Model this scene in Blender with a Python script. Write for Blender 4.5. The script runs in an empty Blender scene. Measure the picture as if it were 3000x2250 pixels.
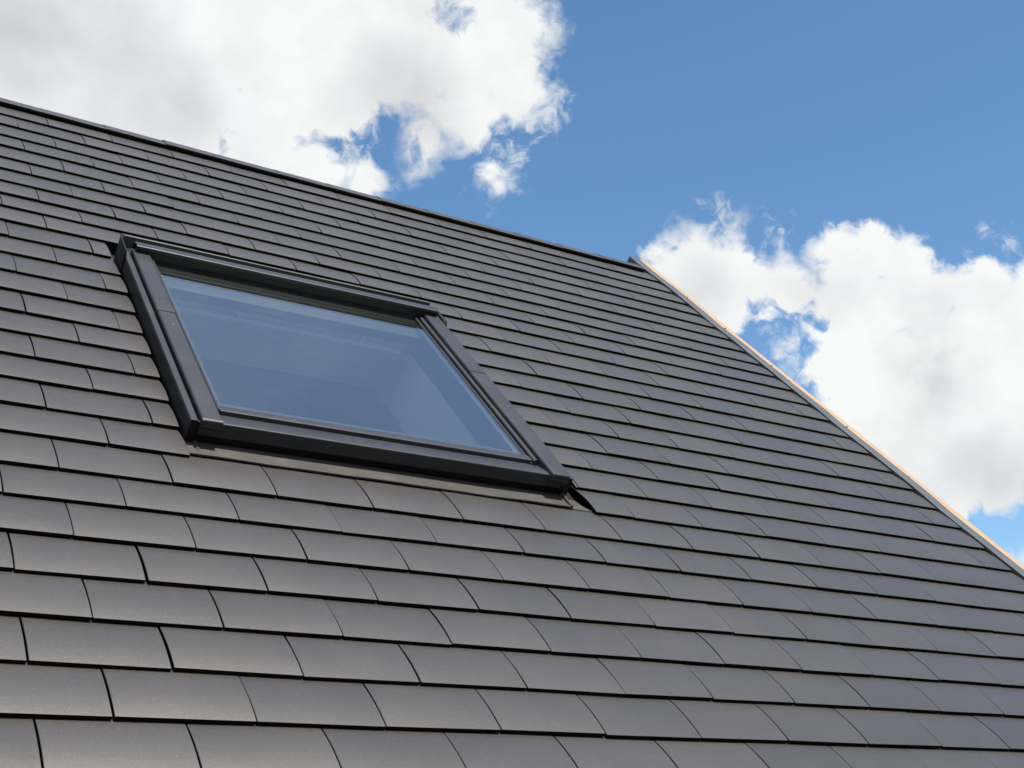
import bpy, bmesh, math, random
from mathutils import Vector, Matrix, noise as mnoise
random.seed(7)
SKYS = 0.12
VEIL_A = 0.04
VEIL_B = 0.26
CL_HI = 0.585
CL_GREY = 0.125
CL_REL = 0.32
CL_MAX = 0.6
CL_MOT = 0.2
T_ROUGH = 0.41
T_SPEC = 0.7
GL_A = 0.22
GL_B = 0.74
T_C1 = (0.0365, 0.0335, 0.0325, 1)
T_C2 = (0.0555, 0.049, 0.0435, 1)
T_C3 = (0.0365, 0.0345, 0.0365, 1)
S = bpy.context.scene
COL = S.collection

# ------------------------------------------------------------------ camera, world, sun, exposure
CAM = Vector((0.0, 0.0, 6.2))
cd = bpy.data.cameras.new("camera"); cam = bpy.data.objects.new("camera", cd); COL.objects.link(cam)
cd.sensor_width = 36.0; cd.lens = 45.95; cd.clip_start = 0.05; cd.clip_end = 6000
right = Vector((0.84891372, -0.52853145, 0.0)); up = Vector((-0.16383342, -0.26314506, 0.95074354)); fwd = right.cross(up) * -1
m = Matrix((right, up, -fwd)).transposed().to_4x4()
fwd = up.cross(right)
m = Matrix((right, up, -fwd)).transposed().to_4x4(); m.translation = CAM
cam.matrix_world = m
S.camera = cam
S.render.resolution_x, S.render.resolution_y = 1024, 768
S.view_settings.view_transform = 'Standard'; S.view_settings.look = 'None'
S.view_settings.exposure = 0.68; S.view_settings.gamma = 1.0
S.cycles.max_bounces = 6; S.cycles.diffuse_bounces = 3; S.cycles.glossy_bounces = 3; S.cycles.transparent_max_bounces = 12
S.cycles.use_denoising = True; S.cycles.use_adaptive_sampling = True; S.cycles.adaptive_threshold = 0.015; S.cycles.adaptive_min_samples = 12

SUN_EL, SUN_AZ = math.radians(65.5), math.radians(165.0)      # azimuth clockwise from +Y
sun_dir = Vector((math.sin(SUN_AZ)*math.cos(SUN_EL), math.cos(SUN_AZ)*math.cos(SUN_EL), math.sin(SUN_EL)))
sl = bpy.data.lights.new("sun", 'SUN'); sl.energy = 4.0; sl.angle = math.radians(0.53); sl.color = (1.0, 0.95, 0.87)
sun = bpy.data.objects.new("sun", sl); COL.objects.link(sun); sun.location = (0, -20, 30)
sun.rotation_euler = sun_dir.to_track_quat('Z', 'Y').to_euler()

W_ = bpy.data.worlds.new("World"); S.world = W_; W_.use_nodes = True
class NT:
    """small helper for building node trees"""
    def __init__(s, tree): s.t = tree; s.n = tree.nodes; s.l = tree.links
    def node(s, typ, **kw):
        n = s.n.new(typ)
        for k, v in kw.items(): setattr(n, k, v)
        return n
    def put(s, sock, v):
        if v is None: return
        if isinstance(v, bpy.types.NodeSocket): s.l.new(v, sock)
        else: sock.default_value = v
    def math(s, op, a, b=None, c=None, clamp=False):
        n = s.node('ShaderNodeMath', operation=op, use_clamp=clamp)
        for i, v in enumerate((a, b, c)): s.put(n.inputs[i], v)
        return n.outputs[0]
    def vmath(s, op, a, b=None, scale=None, out=0):
        n = s.node('ShaderNodeVectorMath', operation=op)
        s.put(n.inputs[0], a); s.put(n.inputs[1], b)
        if scale is not None: s.put(n.inputs['Scale'], scale)
        return n.outputs[out]
    def noise(s, vec, scale, detail=4, rough=0.5, lac=2.0, dist=0.0, out='Fac'):
        n = s.node('ShaderNodeTexNoise'); s.put(n.inputs['Vector'], vec)
        n.inputs['Scale'].default_value = scale; n.inputs['Detail'].default_value = detail
        n.inputs['Roughness'].default_value = rough; n.inputs['Lacunarity'].default_value = lac; n.inputs['Distortion'].default_value = dist
        return n.outputs[out]
    def ramp(s, x, a, b, lo=0.0, hi=1.0, smooth=True):
        n = s.node('ShaderNodeMapRange', interpolation_type='SMOOTHSTEP' if smooth else 'LINEAR')
        s.put(n.inputs['Value'], x); s.put(n.inputs['From Min'], a); s.put(n.inputs['From Max'], b); s.put(n.inputs['To Min'], lo); s.put(n.inputs['To Max'], hi)
        return n.outputs[0]
    def mix(s, f, a, b, typ='MIX'):
        n = s.node('ShaderNodeMix', data_type='RGBA', blend_type=typ); n.clamp_factor = True
        s.put(n.inputs[0], f); s.put(n.inputs[6], a); s.put(n.inputs[7], b)
        return n.outputs[2]

def build_sky():
    t = NT(W_.node_tree); t.n.clear()
    out = t.node('ShaderNodeOutputWorld'); bg = t.node('ShaderNodeBackground'); bg.inputs['Strength'].default_value = SKYS
    sky = t.node('ShaderNodeTexSky', sky_type='NISHITA'); sky.sun_disc = False
    sky.sun_elevation = SUN_EL; sky.sun_rotation = SUN_AZ
    sky.altitude = 1200.0; sky.air_density = 1.0; sky.dust_density = 0.25; sky.ozone_density = 2.0
    d = t.node('ShaderNodeTexCoord').outputs['Generated']
    # cloud banks: round puffs given as (x, y, z of a direction, angular radius); noise breaks up their union
    def union(blobs):
        cur = None
        for (x, y, z, r) in blobs:
            q = t.math('SUBTRACT', t.vmath('DISTANCE', d, (x, y, z), out=1), r)
            cur = q if cur is None else t.math('MINIMUM', cur, q)
        return cur
    n_big = t.noise(d, 14, 7, .55)
    warp = t.noise(d, 34, 2, .6, out='Color')
    dw = t.vmath('ADD', d, t.vmath('SCALE', t.vmath('SUBTRACT', warp, (.5, .5, .5)), scale=.045))
    n_fine = t.noise(dw, 50, 6, .62)
    vor = t.node('ShaderNodeTexVoronoi', feature='F1'); t.put(vor.inputs['Vector'], dw); vor.inputs['Scale'].default_value = 36
    bill = t.math('SUBTRACT', vor.outputs['Distance'], .45)
    rough = t.math('ADD', t.math('MULTIPLY', t.math('SUBTRACT', n_big, .5), .042), t.math('MULTIPLY', t.math('SUBTRACT', n_fine, .5), .034))
    sa = t.math('ADD', t.math('ADD', union(CUMULUS), rough), t.math('MULTIPLY', bill, .020))
    edge = t.ramp(n_big, .38, .62, .015, .006)
    a = t.ramp(sa, edge, t.math('MULTIPLY', edge, -1.0), 0.0, 1.0)
    # torn, half transparent shreds
    sb = t.math('ADD', union(SHREDS), t.math('ADD', t.math('MULTIPLY', t.math('SUBTRACT', n_big, .5), .05), t.math('MULTIPLY', t.math('SUBTRACT', n_fine, .5), .11)))
    b = t.ramp(sb, .010, -.022, 0.0, .72)
    # thin holes
    sh = t.math('ADD', union(HOLES), t.math('ADD', t.math('MULTIPLY', t.math('SUBTRACT', n_big, .5), .06), t.math('MULTIPLY', t.math('SUBTRACT', n_fine, .5), .10)))
    h = t.ramp(sh, .012, -.022, 0.0, .85)
    alpha = t.math('MAXIMUM', t.math('MULTIPLY', a, t.math('SUBTRACT', 1.0, h)), b)
    # unseen broken cloud added behind the camera to shape the sky light
    sep = t.node('ShaderNodeSeparateXYZ'); t.put(sep.inputs[0], d)
    rest = t.math('MULTIPLY', t.ramp(t.noise(d, 2.2, 5, .55), .42, .54), t.math('MULTIPLY', t.ramp(sep.outputs['Y'], .20, -.05), t.ramp(sep.outputs['X'], .72, .35)))
    alpha = t.math('MAXIMUM', alpha, rest)
    veil = t.math('MULTIPLY', t.ramp(sep.outputs['Z'], .62, .85), t.ramp(t.noise(d, 3.0, 4, .55), .25, .75, VEIL_A, VEIL_B))  # unseen thin veil added overhead to pale the reflections
    alpha = t.math('MAXIMUM', alpha, veil)
    # light on the clouds: puff relief towards the sun, broad grey bellies
    relief = t.math('SUBTRACT', t.noise(t.vmath('ADD', d, tuple(sun_dir * 0.010)), 14, 5, .5), n_big)
    lobes = t.ramp(t.math('ADD', union(LOBES), t.math('ADD', t.math('MULTIPLY', t.math('SUBTRACT', n_big, .5), .03), t.math('ADD', t.math('MULTIPLY', t.math('SUBTRACT', n_fine, .5), .03), t.math('MULTIPLY', bill, .018)))), -.012, .022)
    grey = t.math('MULTIPLY', lobes, t.ramp(t.math('ADD', union(BELLIES), t.math('MULTIPLY', t.math('SUBTRACT', n_big, .5), .12)), .05, -.05))
    lum = t.math('ADD', t.math('SUBTRACT', CL_HI, t.math('MULTIPLY', grey, CL_GREY)), t.math('MULTIPLY', relief, CL_REL))
    lum = t.math('ADD', lum, t.math('MULTIPLY', t.math('SUBTRACT', n_big, .5), CL_MOT))
    lum = t.math('MINIMUM', lum, CL_MAX)
    rgb = t.node('ShaderNodeCombineXYZ')
    t.put(rgb.inputs[0], t.math('MULTIPLY', lum, .985)); t.put(rgb.inputs[1], lum); t.put(rgb.inputs[2], t.math('MULTIPLY', lum, t.math('ADD', 1.0, t.math('MULTIPLY', grey, .035))))
    hs = t.node('ShaderNodeHueSaturation'); t.put(hs.inputs['Color'], sky.outputs[0]); hs.inputs['Saturation'].default_value = 1.12; hs.inputs['Value'].default_value = 0.915; hs.inputs['Hue'].default_value = 0.493
    col = t.mix(alpha, hs.outputs[0], t.vmath('SCALE', rgb.outputs[0], scale=1.0 / SKYS))
    t.l.new(col, bg.inputs['Color']); t.l.new(bg.outputs[0], out.inputs[0])

CUMULUS = [(0.0931, 0.8577, 0.5056, 0.1170), (0.1973, 0.8213, 0.5353, 0.1018), (0.1818, 0.8699, 0.4584, 0.1026), (0.3128, 0.7861, 0.5330, 0.0750), (0.3771, 0.7483, 0.5458, 0.0628), (0.4294, 0.7231, 0.5411, 0.0455), (0.4527, 0.7271, 0.5161, 0.0305), (0.4290, 0.7518, 0.5008, 0.0319), (0.4071, 0.7789, 0.4771, 0.0184), (0.4054, 0.7846, 0.4692, 0.0128), (0.3455, 0.7946, 0.4992, 0.0304), (0.3723, 0.8114, 0.4505, 0.0174), (0.3354, 0.8281, 0.4492, 0.0331), (0.2989, 0.8337, 0.4642, 0.0379), (0.2838, 0.8259, 0.4872, 0.0326), (0.5823, 0.7106, 0.3948, 0.0181), (0.5979, 0.6995, 0.3915, 0.0270), (0.6175, 0.6857, 0.3853, 0.0295), (0.6361, 0.6753, 0.3733, 0.0269), (0.6152, 0.6959, 0.3704, 0.0309), (0.6269, 0.6909, 0.3601, 0.0244), (0.6505, 0.6635, 0.3695, 0.0281), (0.6585, 0.6534, 0.3733, 0.0153), (0.6642, 0.6360, 0.3929, 0.0172), (0.6753, 0.6244, 0.3926, 0.0227), (0.6905, 0.6069, 0.3936, 0.0220), (0.6889, 0.6210, 0.3739, 0.0314), (0.7054, 0.6117, 0.3581, 0.0301), (0.7210, 0.5974, 0.3511, 0.0361), (0.7044, 0.6020, 0.3760, 0.0262), (0.7351, 0.5740, 0.3608, 0.0242), (0.7506, 0.5631, 0.3458, 0.0343), (0.7684, 0.5449, 0.3356, 0.0364), (0.6918, 0.6336, 0.3463, 0.0379), (0.7084, 0.6331, 0.3119, 0.0503), (0.7221, 0.6377, 0.2680, 0.0552), (0.7477, 0.5927, 0.2994, 0.0594), (0.7638, 0.5985, 0.2417, 0.0443), (0.7831, 0.5682, 0.2526, 0.0413), (0.6745, 0.6509, 0.3485, 0.0190), (0.7919, 0.5871, 0.1682, 0.0072), (0.4543, 0.7662, 0.4545, 0.0113), (0.4648, 0.7636, 0.4482, 0.0119)]
SHREDS = [(0.4473, 0.7524, 0.4836, 0.0115), (0.4658, 0.7481, 0.4726, 0.0077), (0.4630, 0.7340, 0.4968, 0.0166), (0.4796, 0.7220, 0.4988, 0.0107), (0.6046, 0.6757, 0.4218, 0.0036), (0.6405, 0.6533, 0.4036, 0.0056), (0.7510, 0.5357, 0.3862, 0.0083), (0.3538, 0.8094, 0.4687, 0.0153), (0.6640, 0.6705, 0.3309, 0.0184), (0.6538, 0.6729, 0.3460, 0.0128)]
HOLES = [(0.4008, 0.7244, 0.5609, 0.0040), (0.3903, 0.7892, 0.4741, 0.0072), (0.3976, 0.7941, 0.4598, 0.0077), (0.3560, 0.8083, 0.4689, 0.0036), (0.6675, 0.6625, 0.3399, 0.0056)]
BELLIES = [(0.1584, 0.8454, 0.5102, 0.0793), (0.2566, 0.8365, 0.4841, 0.0299), (0.3806, 0.7799, 0.4970, 0.0229), (0.6745, 0.6509, 0.3485, 0.0127), (0.6988, 0.6187, 0.3590, 0.0126), (0.7346, 0.5972, 0.3219, 0.0174), (0.7371, 0.6095, 0.2918, 0.0174), (0.7400, 0.5810, 0.3390, 0.0124), (0.7733, 0.5940, 0.2218, 0.0294), (0.6154, 0.7007, 0.3610, 0.0103)]
LOBES = [(0.6932, 0.6443, 0.3231, 0.0266), (0.7048, 0.6275, 0.3309, 0.0239), (0.7184, 0.6142, 0.3267, 0.0188), (0.7593, 0.5654, 0.3221, 0.0257), (0.7668, 0.5483, 0.3338, 0.0219), (0.6914, 0.6595, 0.2950, 0.0279), (0.7196, 0.6334, 0.2848, 0.0226)]
build_sky()

# ------------------------------------------------------------------ roof plane: origin, slope and normal
TW = 0.25
ORG = CAM + Vector((0.86493895, 4.82378619, 2.55189582))
AX, AV, AN = Vector((1, 0, 0)), Vector((0, -0.73323148, -0.67997911)), Vector((0, -0.67997911, 0.73323148))
BASE = Vector((1.3, 8.6, 0.0))

# ------------------------------------------------------------------ materials
def material(name):
    m = bpy.data.materials.new(name); m.use_nodes = True
    t = NT(m.node_tree); return m, t, t.n['Principled BSDF']
def bump(t, p, height, strength, dist):
    b = t.node('ShaderNodeBump'); b.inputs['Strength'].default_value = strength; b.inputs['Distance'].default_value = dist
    t.put(b.inputs['Height'], height); t.l.new(b.outputs[0], p.inputs['Normal'])

def mat_tile():
    m, t, p = material("dark_engobed_clay")
    pos = t.node('ShaderNodeTexCoord').outputs['Object']
    rnd = t.node('ShaderNodeNewGeometry').outputs['Random Per Island']
    r2 = t.math('FRACT', t.math('MULTIPLY', rnd, 17.31))
    off = t.vmath('ADD', pos, t.vmath('SCALE', (13.1, 7.7, 3.3), scale=t.math('MULTIPLY', rnd, 40.0)))
    blot = t.noise(off, 5.0, 5, .6)
    grain = t.noise(pos, 330, 3, .75)
    speck = t.noise(pos, 420, 2, .5)
    base = t.mix(blot, T_C1, T_C2)
    base = t.mix(t.math('MULTIPLY', r2, .35), base, T_C3)
    base = t.mix(t.ramp(grain, .55, .75, 0, .75), base, (.15, .135, .12, 1)); base = t.mix(t.ramp(grain, .45, .28, 0, .7), base, (.012, .012, .013, 1))
    dust = t.ramp(t.noise(off, 11.0, 7, .7), .56, .80, 0, .14)
    base = t.mix(dust, base, (.13, .115, .10, 1))
    t.l.new(base, p.inputs['Base Color'])
    ro = t.math('ADD', T_ROUGH, t.math('MULTIPLY', t.math('SUBTRACT', blot, .5), .08))
    ro = t.math('ADD', ro, t.math('MULTIPLY', t.math('SUBTRACT', rnd, .5), .05))
    t.put(p.inputs['Roughness'], ro)
    p.inputs['Specular IOR Level'].default_value = T_SPEC
    hgt = t.math('ADD', t.math('MULTIPLY', grain, .5), t.math('MULTIPLY', speck, .8))
    bump(t, p, hgt, .30, .0006)
    p.inputs['Coat Weight'].default_value = .08; p.inputs['Coat Roughness'].default_value = .38
    return m
def mat_metal(name, col, rough, spec=.5, metallic=0.0, stain=.25):
    m, t, p = material(name)
    pos = t.node('ShaderNodeTexCoord').outputs['Object']
    n1 = t.noise(pos, 9, 6, .6); n2 = t.noise(t.vmath('MULTIPLY', pos, (3, 60, 60)), 4, 4, .5)
    base = t.mix(t.math('MULTIPLY', t.ramp(n1, .4, .75), stain), (*col, 1), tuple(min(1, c*2.2+.02) for c in col) + (1,))
    t.l.new(base, p.inputs['Base Color'])
    t.put(p.inputs['Roughness'], t.math('ADD', rough - .05, t.math('ADD', t.math('MULTIPLY', n1, .12), t.math('MULTIPLY', n2, .04))))
    p.inputs['Specular IOR Level'].default_value = spec; p.inputs['Metallic'].default_value = metallic
    bump(t, p, t.noise(pos, 6, 2, .5), .25, .004)
    return m
def mat_plain(name, col, rough=.6, nscale=14, var=.25):
    m, t, p = material(name)
    pos = t.node('ShaderNodeTexCoord').outputs['Object']
    n = t.noise(pos, nscale, 6, .6)
    t.l.new(t.mix(t.math('MULTIPLY', n, var*2), (*col, 1), tuple(c*.55 for c in col) + (1,)), p.inputs['Base Color'])
    p.inputs['Roughness'].default_value = rough
    bump(t, p, n, .2, .003)
    return m
def mat_timber():
    m, t, p = material("raw_softwood")
    pos = t.node('ShaderNodeTexCoord').outputs['Object']
    g = t.noise(t.vmath('MULTIPLY', pos, (60, 4, 4)), 3, 6, .6, dist=.6)
    t.l.new(t.mix(t.ramp(g, .35, .7), (.42, .285, .175, 1), (.37, .245, .145, 1)), p.inputs['Base Color'])
    p.inputs['Roughness'].default_value = .65
    bump(t, p, g, .2, .001)
    return m
def mat_glass():
    m = bpy.data.materials.new("coated_window_glass"); m.use_nodes = True
    t = NT(m.node_tree); t.n.clear(); out = t.node('ShaderNodeOutputMaterial')
    lw = t.node('ShaderNodeLayerWeight'); lw.inputs['Blend'].default_value = .5
    pos = t.node('ShaderNodeTexCoord').outputs['Object']
    f = t.ramp(lw.outputs['Facing'], .25, 1.0, GL_A, GL_B, smooth=False)
    gl = t.node('ShaderNodeBsdfGlossy'); gl.inputs['Color'].default_value = (.93, .97, 1, 1); gl.inputs['Roughness'].default_value = .012
    tr = t.node('ShaderNodeBsdfTransparent'); tr.inputs['Color'].default_value = (.80, .87, .86, 1)
    df = t.node('ShaderNodeBsdfDiffuse'); df.inputs['Color'].default_value = (.5, .5, .5, 1)
    mx = t.node('ShaderNodeMixShader'); t.put(mx.inputs[0], f); t.l.new(tr.outputs[0], mx.inputs[1]); t.l.new(gl.outputs[0], mx.inputs[2])
    dirt_haze = t.ramp(t.noise(pos, 30, 8, .75), .45, .85, .020, .06)  # dirt film that also paints a pale haze over the pane
    # film thinned under the hood: its dark band is put into the colour
    dv = t.math('DIVIDE', t.vmath('DOT_PRODUCT', t.vmath('SUBTRACT', pos, tuple(ORG-BASE)), tuple(AV), out=1), TW)
    dirt_haze = t.math('MULTIPLY', dirt_haze, t.ramp(dv, 5.9, 6.25, .12, 1.0))
    m2 = t.node('ShaderNodeMixShader'); t.put(m2.inputs[0], dirt_haze); t.l.new(mx.outputs[0], m2.inputs[1]); t.l.new(df.outputs[0], m2.inputs[2])
    t.l.new(m2.outputs[0], out.inputs[0])
    return m

M_TILE = mat_tile()
M_BUTT = mat_plain("shaded_clay_edge", (.008, .0075, .007), .9, 60, .3); M_BUTT.node_tree.nodes["Principled BSDF"].inputs["Specular IOR Level"].default_value = .1  # same clay blackened: shade on the tile edges painted into the colour
M_COVER = mat_metal("grey_lacquered_aluminium", (.035, .0355, .042), .37, .42, 0.0, .15)
M_DARK = mat_metal("shade_darkened_aluminium", (.007, .007, .0075), .5, .25, 0.0, .2)  # darker copy of the cladding metal, with the flank shade painted in
M_LEAD = mat_metal("weathered_lead_flashing", (.054, .050, .045), .55, .4, 0.0, .35)
M_VERGE = mat_metal("grey_verge_metal", (.080, .085, .090), .42, .5, 0.0, .2)
M_TIMBER = mat_timber()
M_GLASS = mat_glass()
M_LINING = mat_plain("white_painted_lining", (.86, .86, .84), .6, 8, .12)
M_SASH = mat_plain("grey_lacquered_sash", (.06, .06, .058), .5, 12, .2)
M_ROOM = mat_plain("attic_boards", (.68, .62, .54), .8)
M_FELT = mat_plain("black_roofing_felt", (.012, .012, .012), .9)
M_BLACK = mat_plain("black_gasket_and_hood_shade", (.010, .010, .010), .6)
M_RENDER = mat_plain("pale_wall_render", (.48, .46, .42), .85)
M_COPPER = mat_metal("copper_nail_heads", (.50, .25, .14), .4, .5, .7, .1)
M_STEEL = mat_metal("bright_screw_heads", (.35, .35, .36), .35, .5, .8, .1)
M_BROWN = mat_plain("hood_shade_brown", (.012, .010, .007), .5)  # shade colour for the strip below the hood
def mat_ground():
    m, t, p = material("yard_gravel")
    pos = t.node('ShaderNodeTexCoord').outputs['Object']
    n = t.noise(pos, .35, 8, .6); n2 = t.noise(pos, 40, 3, .5)
    t.l.new(t.mix(t.ramp(n, .4, .62), t.mix(n2, (.026, .024, .021, 1), (.042, .038, .033, 1)), (.014, .022, .009, 1)), p.inputs['Base Color'])
    p.inputs['Roughness'].default_value = .95
    return m
M_GROUND = mat_ground()

# ------------------------------------------------------------------ roof coordinates: j tiles along the course, v down the slope, h out of the roof, all in tile widths
def R(j, v, h): return ORG + (AX*j + AV*v + AN*h) * TW - BASE

class MB:
    def __init__(s): s.v = []; s.f = []; s.edge = []
    def add(s, verts, faces):
        o = len(s.v); s.v += [tuple(p) for p in verts]; s.f += [tuple(i+o for i in f) for f in faces]
    def box(s, j0, j1, v0, v1, h0, h1):
        s.add([R(j, v, h) for h in (h0, h1) for v in (v0, v1) for j in (j0, j1)],
              [(0, 1, 3, 2), (4, 6, 7, 5), (0, 4, 5, 1), (2, 3, 7, 6), (0, 2, 6, 4), (1, 5, 7, 3)])
    def along_j(s, prof, j0, j1, n=1, caps=True, fn=R):
        """profile [(v,h)] swept along the course"""
        k = len(prof); vs = []; fs = []
        for i in range(n+1):
            j = j0 + (j1-j0)*i/n; vs += [fn(j, v, h) for v, h in prof]
        for i in range(n):
            for a in range(k): b = (a+1) % k; fs.append((i*k+a, i*k+b, (i+1)*k+b, (i+1)*k+a))
        if caps: fs += [tuple(range(k))[::-1], tuple(range(n*k, n*k+k))]
        s.add(vs, fs)
    def along_v(s, prof, v0, v1, n=1, caps=True, fn=R):
        """profile [(j,h)] swept down the slope"""
        k = len(prof); vs = []; fs = []
        for i in range(n+1):
            v = v0 + (v1-v0)*i/n; vs += [fn(j, v, h) for j, h in prof]
        for i in range(n):
            for a in range(k): b = (a+1) % k; fs.append((i*k+a, i*k+b, (i+1)*k+b, (i+1)*k+a))
        if caps: fs += [tuple(range(k))[::-1], tuple(range(n*k, n*k+k))]
        s.add(vs, fs)
    def build(s, name, mat, parent, sharp=35, bevel=0.0, edge_mat=None):
        me = bpy.data.meshes.new(name); me.from_pydata(s.v, [], s.f)
        bm = bmesh.new(); bm.from_mesh(me); bmesh.ops.recalc_face_normals(bm, faces=bm.faces)
        if bevel:
            es = [e for e in bm.edges if len(e.link_faces) == 2 and e.calc_face_angle(0) > .6]
            bmesh.ops.bevel(bm, geom=es, offset=bevel, segments=2, profile=.6, affect='EDGES', clamp_overlap=True)
        bm.to_mesh(me); bm.free()
        me.materials.append(mat)
        if edge_mat:
            me.materials.append(edge_mat); mi = [0]*len(me.polygons)
            for i in s.edge: mi[i] = 1
            me.polygons.foreach_set('material_index', mi)
        me.polygons.foreach_set('use_smooth', [True]*len(me.polygons)); me.set_sharp_from_angle(angle=math.radians(sharp))
        o = bpy.data.objects.new(name, me); COL.objects.link(o)
        if parent is not None: o.parent = parent
        return o
def rnd_poly(pts, r, seg=3):
    """round the corners of a polygon; r is one radius or one per corner"""
    out = []; n = len(pts)
    for i, p in enumerate(pts):
        ri = r[i] if isinstance(r, (list, tuple)) else r
        if ri <= 0: out.append(p); continue
        a, b, c = Vector(pts[i-1]), Vector(p), Vector(pts[(i+1) % n])
        d1, d2 = (a-b), (c-b); q = min(ri, d1.length*.48, d2.length*.48)
        p0, p2 = b + d1.normalized()*q, b + d2.normalized()*q
        for k in range(seg+1):
            t = k/seg; out.append(tuple(p0*(1-t)**2 + b*2*t*(1-t) + p2*t*t))
    return out

# ------------------------------------------------------------------ setting: ground
def sstep(x, a, b):
    t = min(1, max(0, (x-a)/(b-a))); return t*t*(3-2*t)
gv, gf = [], []
rings = [0, 8, 16, 24, 30, 36, 44, 54, 66, 80, 100, 130, 180, 260, 400, 700, 1300, 2600]
NA = 96
for r_ in rings:
    for k in range(NA):
        a = k*2*math.pi/NA; dx, dy = math.cos(a), math.sin(a)
        sky_block = sstep(-dy, -.15, .25)  # unseen rise added behind the camera to keep low sky off shaded faces
        z = sky_block*(sstep(r_, 22, 80)*24 + sstep(r_, 80, 700)*120)
        z += (mnoise.noise(Vector((dx*r_*.05, dy*r_*.05, 0)))*2.0 + mnoise.noise(Vector((dx*r_*.3, dy*r_*.3, 3)))*.8)*sky_block*sstep(r_, 24, 50)
        gv.append((dx*r_, dy*r_+4.0, z))
for i in range(len(rings)-1):
    for k in range(NA):
        q = (i*NA+k, i*NA+(k+1) % NA, (i+1)*NA+(k+1) % NA, (i+1)*NA+k)
        gf.append(q)
gme = bpy.data.meshes.new("ground"); gme.from_pydata(gv, [], gf)
gb_ = bmesh.new(); gb_.from_mesh(gme); bmesh.ops.remove_doubles(gb_, verts=gb_.verts, dist=.001); bmesh.ops.recalc_face_normals(gb_, faces=gb_.faces); gb_.to_mesh(gme); gb_.free()
gme.polygons.foreach_set('use_smooth', [True]*len(gme.polygons))
gme.materials.append(M_GROUND); ground = bpy.data.objects.new("ground", gme); COL.objects.link(ground); ground['kind'] = 'structure'

# ------------------------------------------------------------------ the house
house = bpy.data.objects.new("house", None); COL.objects.link(house); house.location = BASE
house['label'] = "house with a steep dark grey tiled roof and one large dark framed roof window"; house['category'] = "house"

RATIO = 0.54338
ROFF = [0.003, 0.041, 0.071, 0.05, 0.092, 0.056, 0.038, 0.0, -0.10, -0.13, -0.115, -0.07, -0.035, -0.03, 0.01, 0.0, 0.02, -0.01, 0.0, 0.01, 0.045, 0.0, 0.009, 0.007, 0.024, 0.023, 0.037]
NROW = 33
TAIL = [(r + (ROFF[r] if r < len(ROFF) else .03)) * RATIO for r in range(NROW)]
J_L, J_R = -14.0, 12.06
WJ0, WJ1 = 0.262, 4.96              # tiles are cut back to these lines beside the window
APEX_V, APEX_H = -0.80, -0.06

def tile_rows():
    mb = MB(); rng = random.Random(3)
    for r in range(NROW):
        tail = TAIL[r]
        off = 0.0 if r % 2 == 0 else 0.5
        L = 0.80 if r > 0 else 0.70
        g = RATIO if r == 0 else TAIL[r]-TAIL[r-1]
        ivs = [(J_L, WJ0), (WJ1, J_R)] if 11 <= r <= 19 else ([(J_L, .225), (.45, J_R)] if r == 10 else [(J_L, J_R)])
        for k in range(int(J_L)-1, int(J_R)+2):
            ga, gb = rng.uniform(.001, .0075) + .006*rng.random()**3, rng.uniform(.001, .0075) + .004*rng.random()**3
            yaw = rng.gauss(0, .0062); dv = rng.gauss(0, .0030); tilt = rng.gauss(0, .0022); lift = rng.gauss(0, .0014)
            cam_ = rng.gauss(.0175, .0012); skew = rng.gauss(0, .0015)
            a0, a1 = k+off+ga, k+off+1-gb
            for (b0, b1) in ivs:
                c0, c1 = max(a0, b0), min(a1, b1)
                if c1-c0 < .03: continue
                cutL, cutR = c0 > a0, c1 < a1
                ns = 12; ch = .0035
                ss = [0, .012] + [L*(i/ns) for i in range(1, ns+1)]
                mid = k+off+.5
                rows = []
                for si, s_ in enumerate(ss):
                    x = s_/g
                    base = -.037*x + 4*cam_*x*(1-x) + lift
                    hh = base
                    lo = base - .030
                    def pt(j, h):
                        return R(j - yaw*(s_-.3) * 1.0, tail - s_ + dv + yaw*(j-mid), h + tilt*(j-mid) + skew*(j-mid)*(s_/L))
                    rows.append([pt(c0+.0015, lo), pt(c0, hh-ch), pt(c0+ch, hh), pt(c1-ch, hh), pt(c1, hh-ch), pt(c1-.0015, lo)])
                n = 6; fs = []
                for i in range(len(ss)-1):
                    for a in range(n): b = (a+1) % n; fs.append((i*n+a, i*n+b, (i+1)*n+b, (i+1)*n+a))
                fs += [tuple(range(n))[::-1], tuple(range((len(ss)-1)*n, len(ss)*n))]
                o = len(mb.f); mb.edge += [o+i for i in range((len(ss)-1)*n) if i % n in (0, 4, 5)] + [o+len(fs)-2, o+len(fs)-1]
                mb.add([p for row in rows for p in row], fs)
    return mb
roof = tile_rows().build("roof", M_TILE, house, sharp=18, edge_mat=M_BUTT)
roof['label'] = "front slope of dark grey flat clay tiles laid half bonded"

# felt and boards under the tiles, with the opening for the window
V_E = NROW*RATIO - .25
ul = MB()
HU0, HU1 = -.30, -.16
ul.box(J_L, 12.02, APEX_V, 5.30, HU0, HU1); ul.box(J_L, .20, 5.30, 10.25, HU0, HU1)
ul.box(5.0, 12.02, 5.30, 10.25, HU0, HU1); ul.box(J_L, 12.02, 10.25, V_E, HU0, HU1)
ul.build("roof_underlay", M_FELT, roof)

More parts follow.
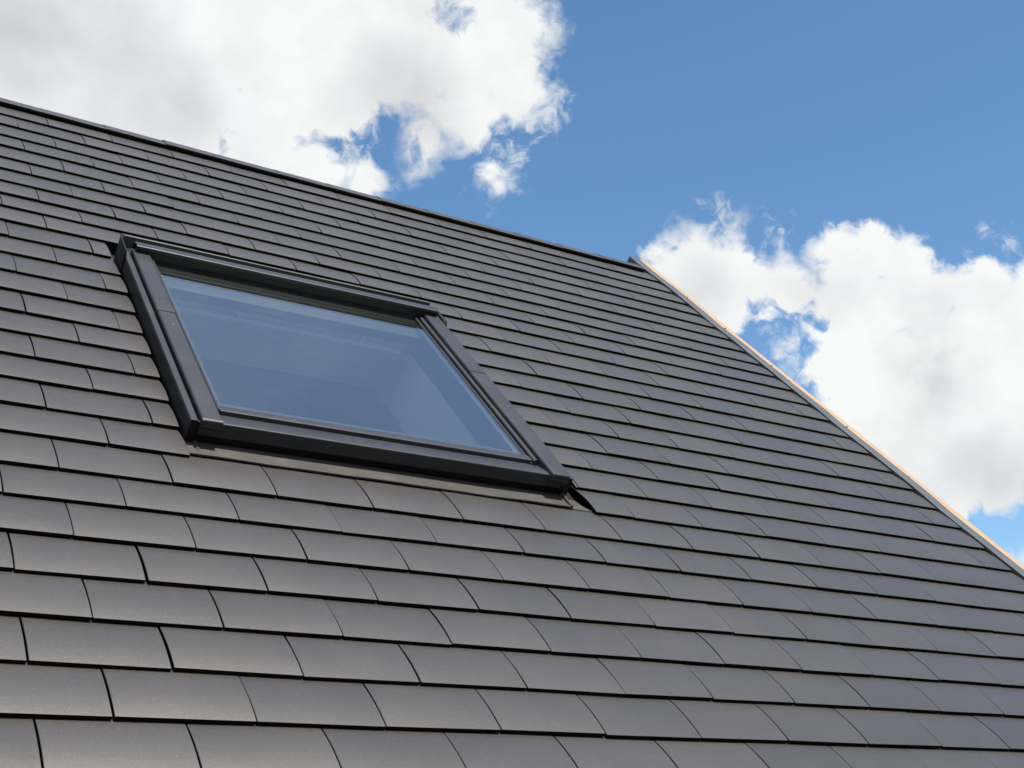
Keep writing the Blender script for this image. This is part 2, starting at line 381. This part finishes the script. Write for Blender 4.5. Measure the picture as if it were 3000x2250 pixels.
# ridge capping: one folded cap per tile width, half lapped
rc = MB(); rg = random.Random(11)
def cap_prof(dl=0.0, t=.024):
    v0, h0 = -.435, .062+dl
    va, ha = v0-.37, h0-.37*.11
    # far leaf mirrors about the vertical through the ridge
    wv = lambda v, h: (v, h)
    far = (va-.36*.30, ha-.36*.95)
    top = [(v0, h0), (va, ha), far]
    bot = [(far[0]+t*.9, far[1]-t*.3), (va+t*.1, ha-t), (v0, h0-t)]
    return rnd_poly(top+bot, [.006, .05, 0, 0, 0, .004], 4)
for k in range(-14, 12):
    j0 = k - .06; j1 = min(j0 + 1.012, 11.98)
    dl = rg.gauss(0, .003)
    pr = cap_prof(dl)
    lift = .007
    def fn(j, v, h, j0=j0, dl=dl): return R(j, v, h + lift*(1 - (j-j0)) )
    rc.along_j(pr, j0+.002, j1, 1, True, fn)
rc.build("ridge_capping", M_TILE, roof, sharp=30)['label'] = "row of dark angled ridge caps along the top"
vent = MB(); vent.along_j([(-.50, -.05), (-.50, .035), (-.80, -.015), (-.86, -.2)], J_L, 12.0)
vent.build("ridge_vent_strip", M_BLACK, roof)

# verge: sheet metal trim and a bare batten beyond it, running past the ridge
VT0, VT1 = -1.36, V_E+.2
def wav(j, v, h): return R(j + .012*math.sin(v*1.9) + .007*math.sin(v*4.7+1), v, h + .004*math.sin(v*2.6))
vg = MB()
vg.along_v(rnd_poly([(12.10, -.25), (12.10, .012), (12.325, .018), (12.325, -.25)], [0, .012, .008, 0]), VT0, VT1, 90, True, wav)
lip = vg.along_v([(12.086, -.02), (12.086, .020), (12.10, .020), (12.10, -.02)], VT0+.5, VT1, 90, True, wav)
verge = vg.build("verge_trim", M_VERGE, roof); verge['label'] = "grey sheet metal verge trim up the gable edge"
bt = MB(); bt.along_v(rnd_poly([(12.332, -.60), (12.332, .006), (12.50, .006), (12.50, -.60)], .008, 2), VT0+.05, VT1, 60, True, lambda j, v, h: R(j + .006*math.sin(v*1.3+.6), v, h))
bt.build("timber_batten", M_TIMBER, roof)['label'] = "bare pale softwood batten outside the metal trim"
for (nj, nv) in ((12.345, .70), (12.335, 2.19), (12.335, 3.80), (12.33, 6.10), (12.325, 7.74)):
    q = MB(); pr = [(nj + .022*math.cos(a*math.pi/4), .022*math.sin(a*math.pi/4)) for a in range(8)]
    vs = [R(j, nv + o, .002) for j, o in pr] + [R(nj+(j-nj)*.8, nv + o*.8, .026) for j, o in pr] + [R(nj, nv, .030)]
    q.add(vs, [(i, (i+1) % 8, 8+(i+1) % 8, 8+i) for i in range(8)] + [(8+i, 8+(i+1) % 8, 16) for i in range(8)])
    q.build("nail", M_COPPER, roof)

# rear slope, gables and walls so that the house is a closed volume
apex = ORG + (AV*APEX_V + AN*APEX_H)*TW - BASE
eave = ORG + (AV*V_E + AN*-.3)*TW - BASE
XL, XR = R(J_L, 0, 0).x + .15, R(12.0, 0, 0).x - .1
run = apex.y - eave.y
rs = MB()
ry = apex.y + run; rz = eave.z
rs.add([(XL-.2, apex.y, apex.z-.02), (XR+.12, apex.y, apex.z-.02), (XR+.12, ry, rz), (XL-.2, ry, rz),
        (XL-.2, apex.y, apex.z-.12), (XR+.12, apex.y, apex.z-.12), (XR+.12, ry, rz-.1), (XL-.2, ry, rz-.1)],
       [(0, 1, 2, 3), (4, 7, 6, 5), (0, 4, 5, 1), (1, 5, 6, 2), (2, 6, 7, 3), (3, 7, 4, 0)])
rs.build("rear_roof_slope", M_TILE, house)
wl = MB()
yf, yb = eave.y + .25, ry - .25
zt = lambda y: apex.z - .16 - abs(y-apex.y)*(apex.z-eave.z)/run - .02
def gable(x0, x1):
    pts = [(yf, 0), (yb, 0), (yb, zt(yb)), (apex.y, zt(apex.y)), (yf, zt(yf))]
    wl.add([(x, y, z) for x in (x0, x1) for y, z in pts], [(0, 1, 2, 3, 4), (9, 8, 7, 6, 5)] + [(i, 5+i, 5+(i+1) % 5, (i+1) % 5) for i in range(5)])
gable(XL, XL+.25); gable(XR-.25, XR)
def wbox(x0, x1, y0, y1, z0, z1):
    wl.add([(x, y, z) for z in (z0, z1) for y in (y0, y1) for x in (x0, x1)], [(0, 1, 3, 2), (4, 6, 7, 5), (0, 4, 5, 1), (2, 3, 7, 6), (0, 2, 6, 4), (1, 5, 7, 3)])
wbox(XL+.25, XR-.25, yf, yf+.25, 0, zt(yf)-.02); wbox(XL+.25, XR-.25, yb-.25, yb, 0, zt(yb)-.02)
wl.build("wall", M_RENDER, house)
fl = MB(); fz = eave.z - .35
fl.add([(XL+.26, yf+.26, fz), (XR-.26, yf+.26, fz), (XR-.26, yb-.26, fz), (XL+.26, yb-.26, fz)], [(0, 1, 2, 3)])
fl.build("attic_floor", M_ROOM, house)
cl_ = MB()
for (a, b, c, d_) in ((J_L+.6, .70, 1.2, V_E-1.0), (4.25, 11.4, 1.2, V_E-1.0), (.70, 4.25, 1.2, 5.40), (.70, 4.25, 10.62, V_E-1.0)): cl_.box(a, b, c, d_, -1.12, -1.04)
cl_.build("attic_ceiling", M_LINING, house)

# ------------------------------------------------------------------ the roof window
GH = 0.175                                   # height of the glass above the tiles
K0, K1 = 0.285, 4.725                        # outer faces of the flashing kerb
kb = MB()
# side flashings: upstand with a narrow top strip, gutter floor out to the tiles
kb.along_v([(K0, -.14), (K0, .192), (K0+.066, .192), (K0+.066, -.14)], 5.62, 9.99)
kb.along_v([(K1-.085, -.14), (K1-.085, .185), (K1, .185), (K1, -.14)], 5.62, 9.99)
kb.box(.20, K0, 5.3, 10.1, -.15, -.13); kb.box(K1, 5.05, 5.3, 10.12, -.15, -.13)
# head: rear upstand, with the sunlit folded edge behind the cover
kb.box(.33, 4.66, 5.44, 5.60, -.10, .18)
window = kb.build("roof_window", M_DARK, house, sharp=40)
window['label'] = "large dark grey framed roof window set in the tiles"

rf = MB(); rf.along_j(rnd_poly([(5.345, -.1), (5.345, .312), (5.395, .327), (5.405, .320), (5.405, -.1)], [0, .01, .005, .005, 0], 3), .30, 4.60)
rf.build('rear_flashing', M_VERGE, window, sharp=40)  # lighter metal here paints the sunlit rim into the colour
for (a, b, hh) in ((K0-.003, K0+.068, .192), (K1-.072, K1+.003, .185)):
    q = MB(); q.along_v(rnd_poly([(a, hh-.02), (a, hh+.013), (b, hh+.013), (b, hh+.0005), (a+.003 if a < 1 else a, hh+.0005), (a+.003 if a < 1 else a, hh-.02)], [0, .010, .004, 0, 0, 0]), 5.62, 9.995)
    q.build("flashing_strip", M_COVER, window, sharp=40)
# corner plates of the head flashing
def plate(j, t, pts, name="corner_flashing"):
    q = MB(); n = len(pts); q.add([R(j, v, h) for v, h in pts] + [R(j+t, v, h) for v, h in pts], [tuple(range(n)), tuple(range(n, 2*n))[::-1]] + [(i, (i+1) % n, n+(i+1) % n, n+i) for i in range(n)])
    return q.build(name, M_DARK, window, bevel=.0012)
plate(.268, .020, [(5.33, -.12), (5.33, .285), (5.78, .272), (5.815, .225), (5.82, -.12)])
plate(4.655, .055, [(5.42, .0), (5.42, .275), (5.86, .268), (5.905, .225), (5.905, .0)])

# side covers: rounded lacquered channels in two lengths with a lapped seam, screws
def side_cover(j0, j1, inner_left):
    o = None
    q = MB()
    for (v0, v1, dh, dj) in ((5.62, 7.46, .006, .004), (7.45, 10.00, 0, 0)):
        pr = rnd_poly([(j0-dj, .10), (j0-dj, .245+dh), (j1+dj, .245+dh), (j1+dj, .10)], [0, .030, .022, 0], 5)
        q.along_v(pr, v0, v1, 1)
    # turned down end over the bottom cover
    q.along_j(rnd_poly([(10.0, .12), (10.0, .245), (10.035, .238), (10.04, .16)], [0, 0, .02, .01], 3), j0, j1)
    return q.build("side_cover", M_COVER, window, sharp=40)
side_cover(.380, .588, False); side_cover(4.415, 4.645, True)
for (sj, sv, sh) in ((.475, 7.20, .251), (.490, 7.82, .245), (4.55, 7.25, .251), (4.535, 7.86, .245)):
    q = MB(); ang = [a*math.pi/4 for a in range(8)]
    vs = [R(sj+.014*math.cos(a), sv+.014*math.sin(a), sh) for a in ang] + [R(sj+.010*math.cos(a), sv+.010*math.sin(a), sh+.008) for a in ang]
    q.add(vs, [(i, (i+1) % 8, 8+(i+1) % 8, 8+i) for i in range(8)] + [tuple(range(8, 16))])
    q.build("screw", M_STEEL, window)

# glazing beads beside the glass
gb = MB()
gb.along_v(rnd_poly([(.612, .05), (.612, .205), (.632, .215), (.655, .185), (.655, .05)], [0, .01, .01, .006, 0]), 5.60, 9.68)
gb.build("glazing_bead", M_COVER, window)
gb = MB()
gb.along_v(rnd_poly([(4.345, .05), (4.345, .196), (4.372, .212), (4.40, .205), (4.40, .05)], [0, .01, .014, .01, 0]), 5.60, 9.68)
gb.along_v(rnd_poly([(4.285, .05), (4.285, .186), (4.305, .190), (4.315, .05)], [0, .006, .006, 0]), 5.60, 9.66)
gb.build("glazing_bead", M_COVER, window)
gk = MB()
gk.box(4.315, 4.345, 5.6, 9.68, .05, .160); gk.box(4.40, 4.415, 5.6, 9.7, .05, .12); gk.box(.590, .612, 5.6, 9.7, .05, .11)
gk.box(.655, .662, 5.6, 9.54, .05, GH+.004); gk.box(4.277, 4.285, 5.6, 9.54, .05, GH+.004)
gk.box(.60, 4.41, 5.60, 5.90, .02, .150)
gk.build("gasket", M_BLACK, window)

# bottom edge: sash trim, groove, bottom cover with rounded front, dark skirt
bs = MB()
bs.along_j(rnd_poly([(9.535, .05), (9.535, GH+.006), (9.655, GH+.010), (9.665, .05)], [0, .008, .012, 0]), .640, 4.335)
bs.build("bottom_sash_trim", M_COVER, window)
bc = MB()
prof = rnd_poly([(9.665, .03), (9.665, .140), (9.90, .196), (9.975, .198), (9.985, .12), (9.985, .045), (9.93, .03)], [0, .004, .08, .018, .01, .012, 0], 5)
bc.along_j(prof, .385, 4.600, 24)
bc.build("bottom_cover", M_COVER, window, sharp=30)
sk = MB()
sk.box(K0+.002, .387, 9.93, 9.992, .02, .190); sk.box(4.598, K1-.002, 9.93, 9.985, .02, .190)
sk.box(.36, 4.64, 9.86, 9.95, -.12, .035)
sk.box(4.66, 4.732, 9.86, 9.965, .02, .188)
sk.build("front_skirt", M_DARK, window, bevel=.002)

# apron over the first full course under the window
ap = MB()
def apw(j, v, h): return R(j, v + .004*math.sin(j*7.3), h + .0035*math.sin(j*3.1+.4)*min(1, max(0, (v-9.9)*3)))
ap.along_j(rnd_poly([(9.80, -.075), (9.80, -.055), (10.21, -.024), (10.255, -.010), (10.265, -.018), (10.262, -.034), (10.20, -.036)], [0, 0, .05, .01, .01, 0, 0], 3), .27, 4.66, 30, True, apw)
ap.along_j([(9.70, -.165), (9.70, -.150), (9.95, -.125), (10.26, -.040), (10.268, -.056)], 4.655, 4.952, 3)
apron = ap.build("apron_flashing", M_LEAD, window); apron['label'] = "grey brown metal apron under the window"
ap2 = MB(); ap2.along_v(rnd_poly([(4.640, -.05), (4.650, .006), (4.672, .006), (4.690, -.05)], [0, .008, .008, 0]), 9.90, 10.262)
ap2.build("apron_fold", M_LEAD, window)
ap2 = MB(); ap2.along_v(rnd_poly([(.36, -.06), (.376, -.014), (.395, -.016), (.43, -.06)], [0, .01, .01, 0]), 9.98, 10.25)
ap2.build("apron_fold", M_LEAD, window)

# head cover: hooded profile with folded ends
hc = MB()
hp = rnd_poly([(5.50, .14), (5.515, .318), (5.705, .338), (5.724, .330), (5.722, .292), (5.690, .288)], [0, .025, .012, .008, .004, 0], 4)
hc.along_j(hp, .405, 4.605, 20)
hc.along_v([(.405, .15), (.405, .30), (.411, .30), (.411, .15)], 5.52, 5.722); hc.along_v([(4.599, .15), (4.599, .30), (4.605, .30), (4.605, .15)], 5.52, 5.722)
hc.build("head_cover", M_COVER, window, sharp=35)
hu = MB(); hu.box(.60, 4.41, 5.60, 5.745, .148, .185); hu.box(.40, 4.61, 5.45, 5.70, .0, .19); hu.box(.412, 4.598, 5.66, 5.712, .150, .291)  # black front strip stands in for the shade on the hood face
hu.build("head_seal_and_shade", M_BLACK, window)

# the pane
gp = MB(); gp.box(.658, 4.281, 5.60, 9.54, GH-.024, GH); gp.f = [f for f in gp.f if f != (0, 1, 3, 2)]   # the coated outer face and the four edges
gp.build("glass_pane", M_GLASS, window)

# sash seen from inside the glass, its top bar with two posts, and the splayed lining of the opening
sa = MB()
sa.box(.60, .72, 5.99, 9.62, -.20, GH-.030); sa.box(4.22, 4.34, 5.99, 9.62, -.20, GH-.030)
sa.box(.72, 4.22, 5.75, 6.29, -.03, .10)
vf = MB(); vf.box(.60, 4.34, 5.72, 5.97, .102, GH-.030); vf.box(.60, 4.34, 5.90, 5.99, .102, .118); vf.build('hood_shade_strip', M_BROWN, window, bevel=.002); sa.box(.72, 4.22, 9.40, 9.62, -.20, GH-.030)  # dark strip paints the hood's shade under the top of the pane
sa.build("sash", M_SASH, window, bevel=.003)
lin = MB()
A_ = [(.74, 5.80, -.13), (4.24, 5.80, -.13), (4.24, 9.50, -.21), (.74, 9.50, -.21)]
B_ = [(.74, 5.46, -1.02), (4.20, 5.46, -1.02), (4.20, 10.6, -1.02), (.74, 10.6, -1.02)]
def outw(p, d): return (p[0] + (-d if p[0] < 2 else d), p[1] + (-d if p[1] < 8 else d), p[2])
q = [R(*p) for p in A_] + [R(*p) for p in B_] + [R(*outw(p, .06)) for p in A_] + [R(*outw(p, .06)) for p in B_]
fs = []
for i in range(4):
    k = (i+1) % 4
    fs += [(i, k, 4+k, 4+i), (8+i, 12+i, 12+k, 8+k), (i, 8+i, 8+k, k), (4+i, 4+k, 12+k, 12+i)]
lin.add(q, fs)
lin.build("lining", M_LINING, window)
def tube(mb, p, q, r, seg=10):
    p, q = Vector(p), Vector(q); d = (q-p).normalized(); a = d.orthogonal().normalized(); b = d.cross(a)
    vs = [c + (a*math.cos(i*2*math.pi/seg) + b*math.sin(i*2*math.pi/seg))*r for c in (p, q) for i in range(seg)]
    mb.add(vs, [(i, (i+1) % seg, seg+(i+1) % seg, seg+i) for i in range(seg)] + [tuple(range(seg))[::-1], tuple(range(seg, 2*seg))])
hb = MB()
tube(hb, R(.90, 6.22, -.17), R(4.00, 6.22, -.17), .011)
for pj in (1.74, 3.42): tube(hb, R(pj, 6.22, -.17), R(pj, 6.22, -.02), .008)
hb.build("handle_bar", M_LINING, window)
